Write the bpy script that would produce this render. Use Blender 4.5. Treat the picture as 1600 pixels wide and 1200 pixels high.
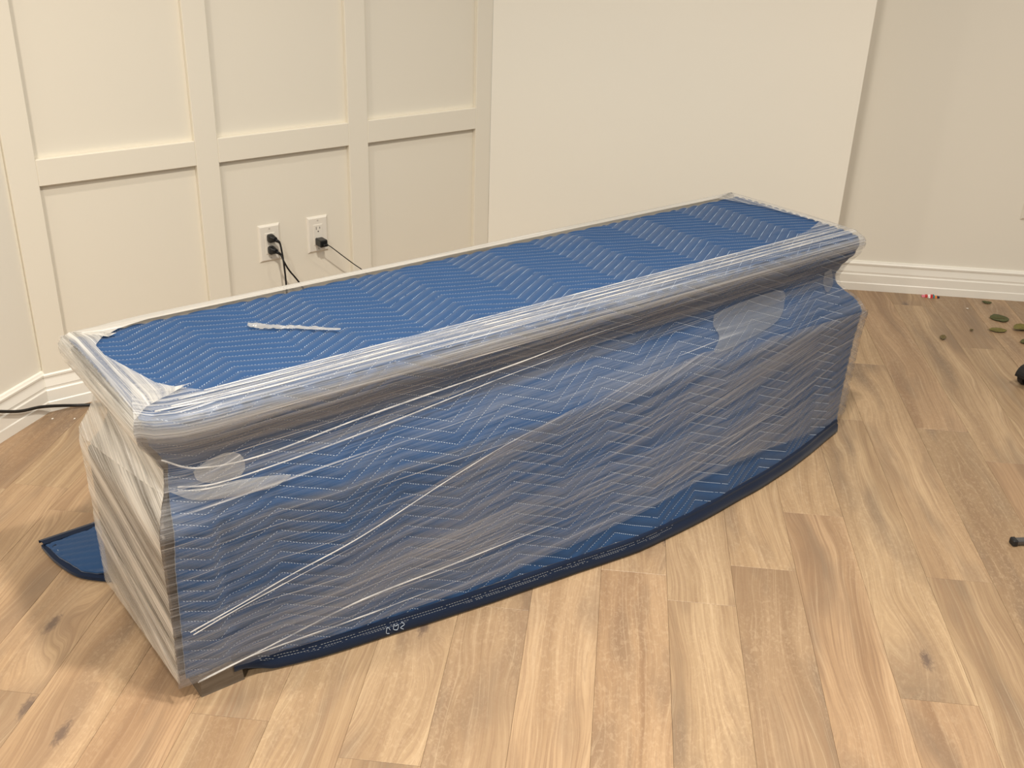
import bpy, bmesh, math, random
import numpy as np
from mathutils import Vector, Matrix, noise

random.seed(7)
for o in list(bpy.data.objects):
    bpy.data.objects.remove(o)
scene = bpy.context.scene
COL = scene.collection
PI = math.pi
R = math.radians

# ------------------------------------------------------------------ camera
CAM_H = 1.46
PITCH, ROLL = R(26.028), R(2.071)
fwd = Vector((0, math.cos(PITCH), -math.sin(PITCH)))
right = Vector((1, 0, 0))
up = right.cross(fwd)
c_, s_ = math.cos(ROLL), math.sin(ROLL)
r2 = c_ * right + s_ * up
u2 = -s_ * right + c_ * up
cam_d = bpy.data.cameras.new('camera')
cam = bpy.data.objects.new('camera', cam_d)
COL.objects.link(cam)
m = Matrix((r2, u2, -fwd)).transposed().to_4x4()
m.translation = (0, 0, CAM_H)
cam.matrix_world = m
cam_d.sensor_width = 36
cam_d.lens = 1642.1 / 1600 * 36
cam_d.clip_start = 0.05
scene.camera = cam

# ------------------------------------------------------------------ light
world = bpy.data.worlds.new('room_ambient')
scene.world = world
world.use_nodes = True
bg = world.node_tree.nodes['Background']
bg.inputs[0].default_value = (1.0, 0.94, 0.85, 1)
bg.inputs[1].default_value = 0.30

def disc_light(x, y, power, size=0.13, spread=150, z=2.62, col=(1.0, 0.91, 0.79)):
    d = bpy.data.lights.new('downlight_or_fill', 'AREA')
    d.shape = 'DISK'
    d.size = size
    d.energy = power
    d.color = col
    d.spread = R(spread)
    o = bpy.data.objects.new('downlight_or_fill', d)
    o.location = (x, y, z)
    COL.objects.link(o)
    return o

disc_light(0.25, 1.30, 40)
disc_light(-1.30, 1.45, 13)
disc_light(-1.00, -1.2, 62)
disc_light(0.95, -1.0, 8)
disc_light(2.15, 2.45, 11)  # added fill with no known fitting, lifts the right wall

scene.view_settings.view_transform = 'Standard'
scene.view_settings.look = 'None'
scene.view_settings.gamma = 1
scene.view_settings.use_curve_mapping = False
scene.view_settings.exposure = 0.38
scene.cycles.use_denoising = True
scene.cycles.transparent_max_bounces = 16

# ------------------------------------------------------------------ helpers
def tag(o, label, cat, group=None):
    o['label'] = label
    o['category'] = cat
    if group:
        o['group'] = group
    return o

def struct(o):
    o['kind'] = 'structure'
    return o

def mesh_obj(name, verts, faces, mat, parent=None, smooth=False, uvs=None):
    me = bpy.data.meshes.new(name)
    me.from_pydata([tuple(v) for v in verts], [], faces)
    me.update()
    if mat:
        me.materials.append(mat)
    if uvs is not None:
        ul = me.uv_layers.new(name='UVMap')
        li = np.empty(len(me.loops), dtype=np.int32)
        me.loops.foreach_get('vertex_index', li)
        ul.data.foreach_set('uv', np.asarray(uvs, dtype=np.float32)[li].ravel())
    if smooth:
        me.polygons.foreach_set('use_smooth', [True] * len(me.polygons))
    o = bpy.data.objects.new(name, me)
    COL.objects.link(o)
    if parent:
        o.parent = parent
    return o

def bm_obj(name, bm, mat, parent=None, smooth=False):
    bmesh.ops.recalc_face_normals(bm, faces=bm.faces)
    me = bpy.data.meshes.new(name)
    bm.to_mesh(me)
    bm.free()
    if mat:
        me.materials.append(mat)
    if smooth:
        me.polygons.foreach_set('use_smooth', [True] * len(me.polygons))
    o = bpy.data.objects.new(name, me)
    COL.objects.link(o)
    if parent:
        o.parent = parent
    return o

def empty(name, loc=(0, 0, 0), rz=0, parent=None):
    o = bpy.data.objects.new(name, None)
    o.location = loc
    o.rotation_euler = (0, 0, rz)
    o.empty_display_size = 0.1
    COL.objects.link(o)
    if parent:
        o.parent = parent
    return o

def add_box(bm, x0, x1, y0, y1, z0, z1, bevel=0.0, seg=1):
    vs = [bm.verts.new(p) for p in ((x0, y0, z0), (x1, y0, z0), (x1, y1, z0), (x0, y1, z0),
                                    (x0, y0, z1), (x1, y0, z1), (x1, y1, z1), (x0, y1, z1))]
    fs = [bm.faces.new([vs[i] for i in f]) for f in
          ((0, 3, 2, 1), (4, 5, 6, 7), (0, 1, 5, 4), (1, 2, 6, 5), (2, 3, 7, 6), (3, 0, 4, 7))]
    if bevel:
        es = list({e for f in fs for e in f.edges})
        bmesh.ops.bevel(bm, geom=es, offset=bevel, segments=seg, affect='EDGES', profile=0.5)
    return vs

def box_obj(name, dims, mat, parent=None, bevel=0.0, seg=1, smooth=False):
    bm = bmesh.new()
    add_box(bm, *dims, bevel=bevel, seg=seg)
    return bm_obj(name, bm, mat, parent, smooth)

def tube_data(pts, rad, seg=8, caps=True, flat=1.0):
    """verts, faces of a tube along pts; rad scalar or list"""
    pts = [Vector(p) for p in pts]
    n = len(pts)
    rads = rad if isinstance(rad, (list, tuple)) else [rad] * n
    verts, faces = [], []
    prev = None
    for i, p in enumerate(pts):
        t = (pts[min(i + 1, n - 1)] - pts[max(i - 1, 0)]).normalized()
        a = prev if prev is not None else (Vector((0, 0, 1)) if abs(t.z) < 0.9 else Vector((1, 0, 0)))
        a = (a - t * a.dot(t)).normalized()
        b = t.cross(a)
        prev = a
        for k in range(seg):
            an = 2 * PI * k / seg
            verts.append(p + rads[i] * (math.cos(an) * a * flat + math.sin(an) * b))
    for i in range(n - 1):
        for k in range(seg):
            k2 = (k + 1) % seg
            faces.append((i * seg + k, i * seg + k2, (i + 1) * seg + k2, (i + 1) * seg + k))
    if caps:
        faces.append(tuple(range(seg))[::-1])
        faces.append(tuple((n - 1) * seg + k for k in range(seg)))
    return verts, faces

def spline(pts, n=12):
    """Catmull-Rom through pts"""
    pts = [Vector(p) for p in pts]
    P = [2 * pts[0] - pts[1]] + pts + [2 * pts[-1] - pts[-2]]
    out = []
    for i in range(1, len(P) - 2):
        for k in range(n):
            t = k / n
            p0, p1, p2, p3 = P[i - 1], P[i], P[i + 1], P[i + 2]
            out.append(0.5 * (2 * p1 + (p2 - p0) * t + (2 * p0 - 5 * p1 + 4 * p2 - p3) * t * t
                              + (3 * p1 - p0 - 3 * p2 + p3) * t ** 3))
    out.append(pts[-1])
    return out

def tube_obj(name, pts, rad, mat, parent=None, seg=8, n=12):
    v, f = tube_data(spline(pts, n), rad, seg)
    return mesh_obj(name, v, f, mat, parent, smooth=True)

# ------------------------------------------------------------------ materials
class NT:
    def __init__(self, name):
        self.m = bpy.data.materials.new(name)
        self.m.use_nodes = True
        self.t = self.m.node_tree
        self.b = self.t.nodes['Principled BSDF']
        self.out = self.t.nodes['Material Output']
    def n(self, typ, **kw):
        nd = self.t.nodes.new(typ)
        for k, v in kw.items():
            setattr(nd, k, v)
        return nd
    def l(self, a, b):
        self.t.links.new(a, b)
    def val(self, sock, v):
        if hasattr(v, 'is_linked') or isinstance(v, bpy.types.NodeSocket):
            self.l(v, sock)
        else:
            sock.default_value = v
    def math(self, op, a, b=0.0, c=None, clamp=False):
        nd = self.n('ShaderNodeMath', operation=op)
        nd.use_clamp = clamp
        self.val(nd.inputs[0], a)
        self.val(nd.inputs[1], b)
        if c is not None:
            self.val(nd.inputs[2], c)
        return nd.outputs[0]
    def noise(self, vec, scale=1.0, detail=3.0, rough=0.55, dist=0.0):
        nd = self.n('ShaderNodeTexNoise')
        self.l(vec, nd.inputs['Vector'])
        nd.inputs['Scale'].default_value = scale
        nd.inputs['Detail'].default_value = detail
        nd.inputs['Roughness'].default_value = rough
        nd.inputs['Distortion'].default_value = dist
        return nd.outputs['Fac']
    def ramp(self, fac, stops, interp='LINEAR'):
        nd = self.n('ShaderNodeValToRGB')
        cr = nd.color_ramp
        cr.interpolation = interp
        while len(cr.elements) > 1:
            cr.elements.remove(cr.elements[-1])
        for i, (p, c) in enumerate(stops):
            if isinstance(c, (int, float)):
                c = (c, c, c)
            e = cr.elements[0] if i == 0 else cr.elements.new(p)
            e.position = p
            e.color = (*c, 1)
        self.l(fac, nd.inputs[0])
        return nd.outputs[0]
    def mix(self, fac, a, b, blend='MIX'):
        nd = self.n('ShaderNodeMix', data_type='RGBA', blend_type=blend)
        self.val(nd.inputs[0], fac)
        for s, v in ((nd.inputs[6], a), (nd.inputs[7], b)):
            if isinstance(v, tuple):
                s.default_value = (*v, 1) if len(v) == 3 else v
            else:
                self.l(v, s)
        return nd.outputs[2]
    def mapping(self, vec, scale=(1, 1, 1), rot=(0, 0, 0), loc=(0, 0, 0)):
        nd = self.n('ShaderNodeMapping')
        self.l(vec, nd.inputs[0])
        nd.inputs[1].default_value = loc
        nd.inputs[2].default_value = rot
        nd.inputs[3].default_value = scale
        return nd.outputs[0]
    def bump(self, h, strength=0.3, dist=0.002):
        nd = self.n('ShaderNodeBump')
        nd.inputs['Strength'].default_value = strength
        nd.inputs['Distance'].default_value = dist
        self.l(h, nd.inputs['Height'])
        self.l(nd.outputs[0], self.b.inputs['Normal'])
        return nd.outputs[0]
    def set(self, **kw):
        for k, v in kw.items():
            k = {'color': 'Base Color', 'rough': 'Roughness', 'metal': 'Metallic', 'spec': 'Specular IOR Level'}[k]
            if isinstance(v, tuple):
                v = (*v, 1)
            self.val(self.b.inputs[k], v)

def simple(name, col, rough=0.5, metal=0.0, var=0.05, scale=40, bump=0.0, spec=0.5):
    t = NT(name)
    tc = t.n('ShaderNodeTexCoord')
    f = t.noise(tc.outputs['Object'], scale, 3)
    dark = tuple(c * (1 - var) for c in col)
    lite = tuple(min(1, c * (1 + var)) for c in col)
    t.set(color=t.mix(f, dark, lite), rough=rough, metal=metal, spec=spec)
    if bump:
        t.bump(t.noise(tc.outputs['Object'], scale * 6, 3), bump, 0.001)
    return t.m

def paint(name, col, rough=0.55, bump=0.06):
    t = NT(name)
    tc = t.n('ShaderNodeTexCoord')
    f = t.noise(tc.outputs['Object'], 1.3, 2)
    t.set(color=t.mix(f, tuple(c * 0.98 for c in col), tuple(min(1, c * 1.02) for c in col)), rough=rough, spec=0.35)
    t.bump(t.noise(tc.outputs['Object'], 260, 3), bump, 0.001)
    return t.m

M_WALL = paint('cream_wall_paint', (0.85, 0.82, 0.735))
M_PANEL = paint('panelled_wall_paint', (0.80, 0.757, 0.655), rough=0.42)
M_BASE = paint('white_baseboard_paint', (0.88, 0.86, 0.795), rough=0.3, bump=0.02)
M_PLATE = simple('white_plastic', (0.80, 0.76, 0.68), 0.3, var=0.02)
M_SLOT = simple('slot_dark', (0.10, 0.09, 0.08), 0.6)
M_BLACK = simple('black_plastic', (0.008, 0.008, 0.009), 0.4, var=0.1)
M_CABLE = simple('black_cable', (0.006, 0.006, 0.007), 0.45, var=0.1)
M_TAUPE = None

def wood_floor():
    t = NT('oak_vinyl_plank')
    tc = t.n('ShaderNodeTexCoord')
    oi = t.n('ShaderNodeObjectInfo')
    rnd = oi.outputs['Random']
    off = t.n('ShaderNodeCombineXYZ')
    t.val(off.inputs[0], t.math('MULTIPLY', rnd, 37.0))
    t.val(off.inputs[1], t.math('MULTIPLY', rnd, 91.0))
    t.val(off.inputs[2], t.math('MULTIPLY', rnd, 13.0))
    va = t.n('ShaderNodeVectorMath', operation='ADD')
    t.l(tc.outputs['Object'], va.inputs[0])
    t.l(off.outputs[0], va.inputs[1])
    p = va.outputs[0]                       # x runs along the plank, y across it
    # knots first: they bend the grain around them
    vo = t.n('ShaderNodeTexVoronoi', voronoi_dimensions='2D')
    vo.inputs['Scale'].default_value = 1.0
    t.l(t.mapping(p, (1.9, 5.2, 1)), vo.inputs['Vector'])
    sx = t.n('ShaderNodeSeparateXYZ')
    t.l(vo.outputs['Color'], sx.inputs[0])
    on = t.math('GREATER_THAN', sx.outputs[0], 0.66)
    near = t.math('MULTIPLY', t.ramp(vo.outputs['Distance'], [(0.0, 1.0), (0.45, 0.0)], 'EASE'), on)
    warp = t.noise(t.mapping(p, (1.5, 6.0, 1)), 1.0, 2)
    sep = t.n('ShaderNodeSeparateXYZ')
    t.l(p, sep.inputs[0])
    bend = t.math('ADD', t.math('MULTIPLY', warp, 0.13), t.math('MULTIPLY', near, 0.030))
    yy = t.math('ADD', sep.outputs[1], bend)
    pg = t.n('ShaderNodeCombineXYZ')
    t.l(sep.outputs[0], pg.inputs[0])
    t.l(yy, pg.inputs[1])
    t.l(sep.outputs[2], pg.inputs[2])
    g = pg.outputs[0]
    big = t.noise(t.mapping(g, (0.9, 16, 1)), 1.0, 3, 0.55)
    cloud = t.noise(t.mapping(g, (1.3, 5.0, 1)), 1.0, 2, 0.5)
    smoke = t.noise(t.mapping(g, (2.4, 11.0, 1)), 1.0, 3, 0.5)
    line = t.noise(t.mapping(g, (2.2, 190, 1)), 1.0, 4, 0.65)
    pore = t.noise(t.mapping(g, (14, 420, 1)), 1.0, 2, 0.6)
    curl = t.noise(t.mapping(p, (70, 120, 1)), 1.0, 3, 0.6, 1.0)
    base = t.ramp(big, [(0.28, (0.285, 0.195, 0.122)), (0.45, (0.378, 0.272, 0.172)), (0.60, (0.452, 0.334, 0.216)), (0.78, (0.500, 0.380, 0.250))])
    tone = t.ramp(rnd, [(0.0, (0.78, 0.73, 0.69)), (0.2, (1.04, 1.02, 0.97)), (0.4, (0.90, 0.80, 0.74)), (0.6, (1.08, 1.05, 0.98)), (0.8, (0.82, 0.78, 0.73)), (1.0, (1.0, 0.94, 0.86))])
    c = t.mix(1.0, base, tone, 'MULTIPLY')
    c = t.mix(t.math('MULTIPLY', t.ramp(smoke, [(0.49, 0.0), (0.68, 1.0)]), 0.62), c, (0.165, 0.120, 0.086))
    streak = t.math('MULTIPLY', t.ramp(line, [(0.36, 1.0), (0.52, 0.0)]), t.ramp(cloud, [(0.36, 0.25), (0.62, 0.72)]))
    c = t.mix(streak, c, (0.26, 0.165, 0.10))
    lite = t.math('MULTIPLY', t.ramp(line, [(0.56, 0.0), (0.70, 1.0)]), 0.25)
    c = t.mix(lite, c, (0.66, 0.52, 0.36))
    c = t.mix(t.math('MULTIPLY', t.ramp(pore, [(0.36, 1.0), (0.48, 0.0)]), 0.34), c, (0.26, 0.17, 0.105))
    cm = t.math('MULTIPLY', t.ramp(curl, [(0.50, 0.0), (0.64, 1.0)]), t.ramp(cloud, [(0.42, 0.16), (0.56, 0.02)]))
    c = t.mix(cm, c, (0.68, 0.53, 0.36))
    kd = t.math('ADD', vo.outputs['Distance'], t.math('MULTIPLY', t.math('SUBTRACT', curl, 0.5), 0.10))
    halo = t.math('MULTIPLY', t.ramp(kd, [(0.04, 1.0), (0.30, 0.0)]), on)
    core = t.math('MULTIPLY', t.ramp(kd, [(0.025, 1.0), (0.075, 0.0)]), on)
    c = t.mix(t.math('MULTIPLY', halo, 0.40), c, (0.26, 0.18, 0.12))
    c = t.mix(t.math('MULTIPLY', core, 0.80), c, (0.12, 0.085, 0.07))
    t.set(color=c, rough=t.ramp(line, [(0.3, 0.46), (0.7, 0.36)]), spec=0.35)
    t.bump(t.math('ADD', t.math('MULTIPLY', line, 0.6), t.math('MULTIPLY', pore, 0.4)), 0.2, 0.0006)
    return t.m

M_FLOOR = wood_floor()
M_SUB = simple('floor_joint_fill', (0.42, 0.30, 0.19), 0.8)

# ------------------------------------------------------------------ the setting
AZ_W = R(38.2)            # panelled wall, and the wrapped furniture in front of it
AZ_M = R(-5.5)            # straight walls
AZ_P = R(84.62)           # run of the floor planks
C0 = Vector((-1.337, 2.709, 0))                 # left corner at the baseboard face
EW = Vector((math.cos(AZ_W), math.sin(AZ_W), 0))
NW = Vector((-math.sin(AZ_W), math.cos(AZ_W), 0))
EM = Vector((math.cos(AZ_M), math.sin(AZ_M), 0))
NM = Vector((-math.sin(AZ_M), math.cos(AZ_M), 0))
WALL_H = 2.7
REC = 0.018               # depth of the panelling

# floor: sub-floor slab, then every plank an object of its own
flo = struct(box_obj('floor', (-3.0, 3.6, -1.2, 4.6, -0.05, -0.008), M_SUB))
plank_w = 0.15228
lat = Vector((math.cos(AZ_P - PI / 2), math.sin(AZ_P - PI / 2), 0))
lon = Vector((math.cos(AZ_P), math.sin(AZ_P), 0))
lat0 = 0.03347
known_end = {0: 2.033, 2: 2.096, 3: 2.354, 4: 1.692, -2: 1.855, -3: 1.383, -5: 1.452, -8: 1.458, -9: 2.072, 6: 2.89,
             1: 0.72, -1: 1.06, -4: 0.62, -6: 2.25, -7: 0.98, 5: 0.9}
PL = 1.22
rr = random.Random(3)
plank_n = 0
for row in range(-14, 19):
    e0 = known_end.get(row, rr.uniform(0.2, 1.4))
    k = math.floor((-0.4 - e0) / PL)
    while e0 + k * PL < 4.7:
        a, b = e0 + k * PL, e0 + (k + 1) * PL
        k += 1
        yc = lat0 + (row + 0.5) * plank_w
        mid = lon * (a + b) / 2 + lat * yc
        if mid.y > 4.9 or mid.y < -1.0:
            continue
        g = 0.0002
        L2, W2 = PL / 2 - g, plank_w / 2 - g
        bm = bmesh.new()
        bv = 0.0007
        top = [bm.verts.new((sx * (L2 - bv), sy * (W2 - bv), 0)) for sx, sy in ((-1, -1), (1, -1), (1, 1), (-1, 1))]
        shl = [bm.verts.new((sx * L2, sy * W2, -0.0005)) for sx, sy in ((-1, -1), (1, -1), (1, 1), (-1, 1))]
        bot = [bm.verts.new((sx * L2, sy * W2, -0.008)) for sx, sy in ((-1, -1), (1, -1), (1, 1), (-1, 1))]
        bm.faces.new(top)
        for i in range(4):
            j = (i + 1) % 4
            bm.faces.new((shl[i], shl[j], top[j], top[i]))
            bm.faces.new((bot[i], bot[j], shl[j], shl[i]))
        o = bm_obj('floor_plank', bm, M_FLOOR, flo)
        o.location = mid
        o.rotation_euler = (0, 0, AZ_P if (plank_n * 7) % 3 else AZ_P + PI)
        plank_n += 1

# walls as slabs
def wall_slab(name, p0, p1, n_out, mat, thick=0.12, h=WALL_H, z0=0.0):
    """p0-p1 base line of the visible face, n_out points away from the room"""
    a, b = Vector(p0), Vector(p1)
    n = Vector(n_out) * thick
    vs = [a, b, b + n, a + n]
    verts = [(v.x, v.y, z0) for v in vs] + [(v.x, v.y, h) for v in vs]
    faces = [(0, 1, 5, 4), (1, 2, 6, 5), (2, 3, 7, 6), (3, 0, 4, 7), (4, 5, 6, 7), (3, 2, 1, 0)]
    return struct(mesh_obj(name, verts, faces, mat))

S_END = 1.566                                  # where the panelled wall meets the next one
W0 = C0 + NW * REC
PANEL_END = W0 + EW * (S_END + 0.012)
w_panel = wall_slab('wall_back_left', W0 - EW * 0.03, PANEL_END, NW, M_PANEL)
# battens of the panelling: stiles run to the ceiling, rails between them
def batten(name, s0, s1, z0, z1):
    bm = bmesh.new()
    add_box(bm, s0, s1, 0, REC, z0, z1, bevel=0.0015)
    o = bm_obj(name, bm, M_PANEL, w_panel)
    o.location = C0
    o.rotation_euler = (0, 0, AZ_W)
    return o
stiles = [(-0.01, 0.064), (0.503, 0.572), (1.007, 1.077), (1.502, S_END)]
for s0, s1 in stiles:
    batten('stile', s0, s1, 0.112, WALL_H)
for (a0, a1), (b0, b1) in zip(stiles[:-1], stiles[1:]):
    batten('rail', a1, b0, 0.656, 0.728)
    batten('rail', a1, b0, 1.50, 1.572)

MID0 = PANEL_END
MID_CORNER = Vector((1.117, 3.557, 0))
MID0 = MID_CORNER - EM * ((MID_CORNER - (C0 + EW * S_END)).length)
w_mid = wall_slab('wall_back', MID0 - EM * 0.0, MID_CORNER, NM, M_WALL, thick=0.46)
RW = Vector((1.3156, 3.9614, 0)) + NM * 0.018
w_right = wall_slab('wall_right', RW - EM * 1.2, RW + EM * 1.9, NM, M_WALL)
LD = (Vector((-1.3932, 2.4858, 0)) - Vector((-1.3284, 2.7013, 0))).normalized()
LN = Vector((LD.y, -LD.x, 0))                 # away from the room (to the left)
if LN.x > 0:
    LN = -LN
LB = Vector((-1.337, 2.709, 0))
w_left = wall_slab('wall_left', LB + LN * 0.018 - LD * 0.03, LB + LN * 0.018 + LD * 3.6, LN, M_WALL)

# baseboards: a moulded profile run along each wall
PROF = [(0.0, 0.0), (-0.018, 0.0), (-0.018, 0.030), (-0.0155, 0.033), (-0.0155, 0.066), (-0.0125, 0.070), (-0.0125, 0.075), (-0.0135, 0.078),
        (-0.0105, 0.090), (-0.0085, 0.099), (-0.0085, 0.105), (-0.011, 0.107), (-0.0115, 0.113), (-0.008, 0.117), (-0.006, 0.121), (0.0, 0.123)]

def baseboard(name, p0, p1, n_out, sc=1.0):
    a, b, n = Vector(p0), Vector(p1), Vector(n_out)
    k = len(PROF)
    verts = []
    for q in (a, b):
        for d, z in PROF:
            verts.append(q + n * d * sc + Vector((0, 0, z * sc)))
    faces = [(i, i + 1, k + i + 1, k + i) for i in range(k - 1)]
    faces += [tuple(range(k))[::-1], tuple(range(k, 2 * k))]
    return struct(mesh_obj(name, verts, faces, M_BASE))

baseboard('baseboard_left', LB + LN * 0.018 - LD * 0.015, LB + LN * 0.018 + LD * 3.5, LN)
baseboard('baseboard_back_left', W0 - EW * 0.012 - NW * 0.010, PANEL_END - EW * 0.012 - NW * 0.010, NW)
baseboard('baseboard_back', MID0 - EM * 0.0, MID_CORNER, NM)
baseboard('baseboard_right', RW - EM * 0.9, RW + EM * 1.9, NM, 0.97)

# ------------------------------------------------------------------ the wrapped furniture: shared shape functions
AZ_C = R(38.2)
F0 = Vector((-0.5796, 1.5551, 0))
XH = [-.05, .118, .24, .381, .527, .686, .859, 1.038, 1.269, 1.545, 1.715, 1.928, 2.0]
YH = [.0, .008, -.029, -.048, -.072, -.093, -.112, -.135, -.128, -.101, -.073, -.019, -.005]
ZP = [0, .05, .30, .385, .42, .47, .50, .53, .556, .585, .612]

class Lut:
    """table of a softened curve, read back linearly"""
    def __init__(self, xs, ys, rad, lo, hi, n=1400):
        g = np.linspace(lo, hi, n)
        v = sum(w * np.interp(g + d, xs, ys) for d, w in ((-rad, .25), (0, .5), (rad, .25)))
        self.v = v.tolist()
        self.lo, self.k, self.n = lo, (n - 1) / (hi - lo), n
    def __call__(self, x):
        f = (x - self.lo) * self.k
        if f <= 0:
            return self.v[0]
        if f >= self.n - 1:
            return self.v[-1]
        i = int(f)
        f -= i
        return self.v[i] * (1 - f) + self.v[i + 1] * f

y_hem = Lut(XH, YH, 0.05, -0.06, 2.02)
_yf = Lut(ZP, [-.004, -.004, -.012, -.018, -.008, .010, .014, 0.008, -.004, -.008, -.004], 0.006, 0, 0.62)
_yw = Lut([0, .385, .47], [1, .25, 0], 0.0, 0, 0.62)
_cx = Lut([-.04, -.02, .02, .08], [.045, .022, .006, 0], 0.0, -.06, .1)
_cz = Lut([.42, .5], [0.15, 1], 0.0, 0.3, 0.62)
x_left = Lut(ZP, [-.034, -.034, -.037, -.040, -.032, -.008, -.004, -.018, -.038, -.041, -.039], 0.006, 0, 0.62)
x_right = Lut(ZP, [1.955, 1.957, 1.965, 1.972, 1.945, 1.875, 1.862, 1.880, 1.913, 1.918, 1.916], 0.006, 0, 0.62)
y_back = Lut(ZP, [.430, .430, .434, .436, .428, .408, .404, .420, .448, .453, .451], 0.006, 0, 0.62)

def y_front(x, z):
    # hem bulge fades upwards; the top slab's left front corner is rounded off
    return _yf(z) + y_hem(x) * _yw(z) + (_cx(x) * _cz(z) if x < 0.08 else 0.0)

# ---- cabinet under the wrapping
def taupe_wood():
    t = NT('taupe_stained_wood')
    tc = t.n('ShaderNodeTexCoord')
    p = tc.outputs['Object']
    g = t.noise(t.mapping(p, (6, 6, 90)), 1.0, 4, 0.6, 0.4)
    t.set(color=t.ramp(g, [(0.3, (0.085, 0.066, 0.048)), (0.6, (0.15, 0.120, 0.090)), (0.8, (0.20, 0.165, 0.125))]), rough=0.45)
    t.bump(g, 0.15, 0.0006)
    return t.m
M_TAUPE = taupe_wood()

con = empty('console_cabinet', F0, AZ_C)
tag(con, 'long taupe wooden console cabinet on low block feet, wrapped in blankets and film', 'cabinet')
box_obj('cabinet_body', (-0.031, 1.945, 0.020, 0.428, 0.050, 0.372), M_TAUPE, con, bevel=0.004)
# coved neck between body and top
pr = [(0.0, 0.372), (0.0, 0.385), (0.020, 0.412), (0.036, 0.450), (0.043, 0.490), (0.038, 0.520), (0.024, 0.545), (0.020, 0.552)]
vv, ff = [], []
for d, z in pr:
    vv += [(-0.026 + d, 0.025 + d, z), (1.935 - d * 1.6, 0.025 + d, z), (1.935 - d * 1.6, 0.415 - d * 0.6, z), (-0.026 + d, 0.415 - d * 0.6, z)]
for i in range(len(pr) - 1):
    for k in range(4):
        ff.append((i * 4 + k, i * 4 + (k + 1) % 4, i * 4 + 4 + (k + 1) % 4, i * 4 + 4 + k))
ff += [(3, 2, 1, 0), tuple(len(pr) * 4 - 4 + k for k in range(4))]
mesh_obj('coved_neck', vv, ff, M_TAUPE, con)
box_obj('cabinet_top', (-0.031, 1.900, 0.045, 0.441, 0.552, 0.590), M_TAUPE, con, bevel=0.008, seg=2)
for fx, fy in ((0.0, 0.0), (1.83, 0.0), (0.0, 0.33), (1.83, 0.33)):
    bm = bmesh.new()
    vs = []
    for z, e in ((0, 0.0), (0.004, -0.001), (0.046, -0.004), (0.052, 0.0)):
        vs.append([bm.verts.new(p) for p in ((fx - e, fy - e, z), (fx + 0.09 + e, fy - e, z), (fx + 0.09 + e, fy + 0.09 + e, z), (fx - e, fy + 0.09 + e, z))])
    for i in range(3):
        for k in range(4):
            bm.faces.new((vs[i][k], vs[i][(k + 1) % 4], vs[i + 1][(k + 1) % 4], vs[i + 1][k]))
    bm.faces.new(vs[0][::-1])
    bm.faces.new(vs[3])
    bm_obj('foot', bm, M_TAUPE, con)

# ---- quilted moving blanket
def blanket_mat(name, col):
    t = NT(name)
    tc = t.n('ShaderNodeTexCoord')
    p = tc.outputs['Object']
    n1 = t.noise(p, 9, 3)
    n2 = t.noise(p, 900, 2)
    c = t.mix(n1, tuple(q * 0.88 for q in col), tuple(q * 1.12 for q in col))
    c = t.mix(t.math('MULTIPLY', n2, 0.25), c, tuple(min(1, q * 1.5) for q in col))
    t.set(color=c, rough=0.85, spec=0.15)
    t.b.inputs['Sheen Weight'].default_value = 0.25
    t.b.inputs['Sheen Roughness'].default_value = 0.4
    t.bump(n2, 0.25, 0.0006)
    return t.m
M_BLUE = blanket_mat('blue_quilted_fabric', (0.0235, 0.064, 0.160))
M_NAVY = blanket_mat('navy_binding_tape', (0.008, 0.016, 0.040))
M_THREAD = simple('white_thread', (0.46, 0.55, 0.68), 0.7, var=0.05)

SP = 0.0253                       # spacing of the quilting lines
PER = 0.2650                      # zigzag period
AMP = 0.072
TILT = 0.085                      # the blanket lies slightly turned
def zig(u):
    ph = ((u - 0.314) / PER) % 1.0
    tri = 2 * ph if ph < 0.5 else 2 - 2 * ph      # 0 at low vertex, 1 at high
    # slightly rounded turns
    tri = tri + 0.035 * math.cos(2 * PI * ph) * 1.0
    return AMP * tri + TILT * (u - 0.314)
LOW0 = 0.054                      # one quilting line's low vertex lies at y = 0.054 on the top

# base profile in v: v<0 top (v=-y), v>0 down the front
TOP_B = 0.432
NV_TOP, NV_FR = 210, 200
Z_TOP = 0.603
z_low = Lut([0.09, 0.15], [0.052, 0.030], 0.0, 0.0, 0.2)

def front_arc():
    zs = np.linspace(Z_TOP - 0.004, 0.03, NV_FR)
    pts = [(y_front(0.8, z), z) for z in zs]
    arc = [0.0]
    for a, b in zip(pts[:-1], pts[1:]):
        arc.append(arc[-1] + math.hypot(a[0] - b[0], a[1] - b[1]))
    return zs, arc
FZ, FARC = front_arc()
VMAX = FARC[-1]
z_of_v = Lut(FARC, FZ, 0.0, 0.0, VMAX)
xl_cover = Lut([0, .30, .42, .50, .556, .6], [-.022, -.018, -.010, .004, -.024, -.031], 0.0, 0, .62)

IN = 0.007
def base_pt(a, v):
    """a in 0..1 across the blanket, v pattern coordinate; returns point and u"""
    if v <= 0:
        # on top
        y = -v
        xl, xr = -0.031, x_right(0.6) - IN - 0.002
        x = xl + a * (xr - xl)
        yfm = y_front(x, 0.6) + IN
        yy = yfm + (y / TOP_B) * (TOP_B - yfm)
        z = Z_TOP + 0.004 * math.sin(PI * min(1, y / TOP_B)) ** 0.5
        edge = max(0.0, 1 - y / 0.03)
        z -= 0.006 * edge ** 2
        return Vector((x, yy, z)), x
    z = z_of_v(v)
    # at the left the blanket starts at the corner
    xl = xl_cover(z)
    xr = x_right(z) - IN
    x = xl + a * (xr - xl)
    zl = z_low(x)
    zz = zl + (z - 0.03) * (Z_TOP - zl) / (Z_TOP - 0.03)
    y = y_front(x, zz) + IN
    # sharp, slightly rounded vertical corner at the right
    return Vector((x, y, zz)), x

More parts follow.
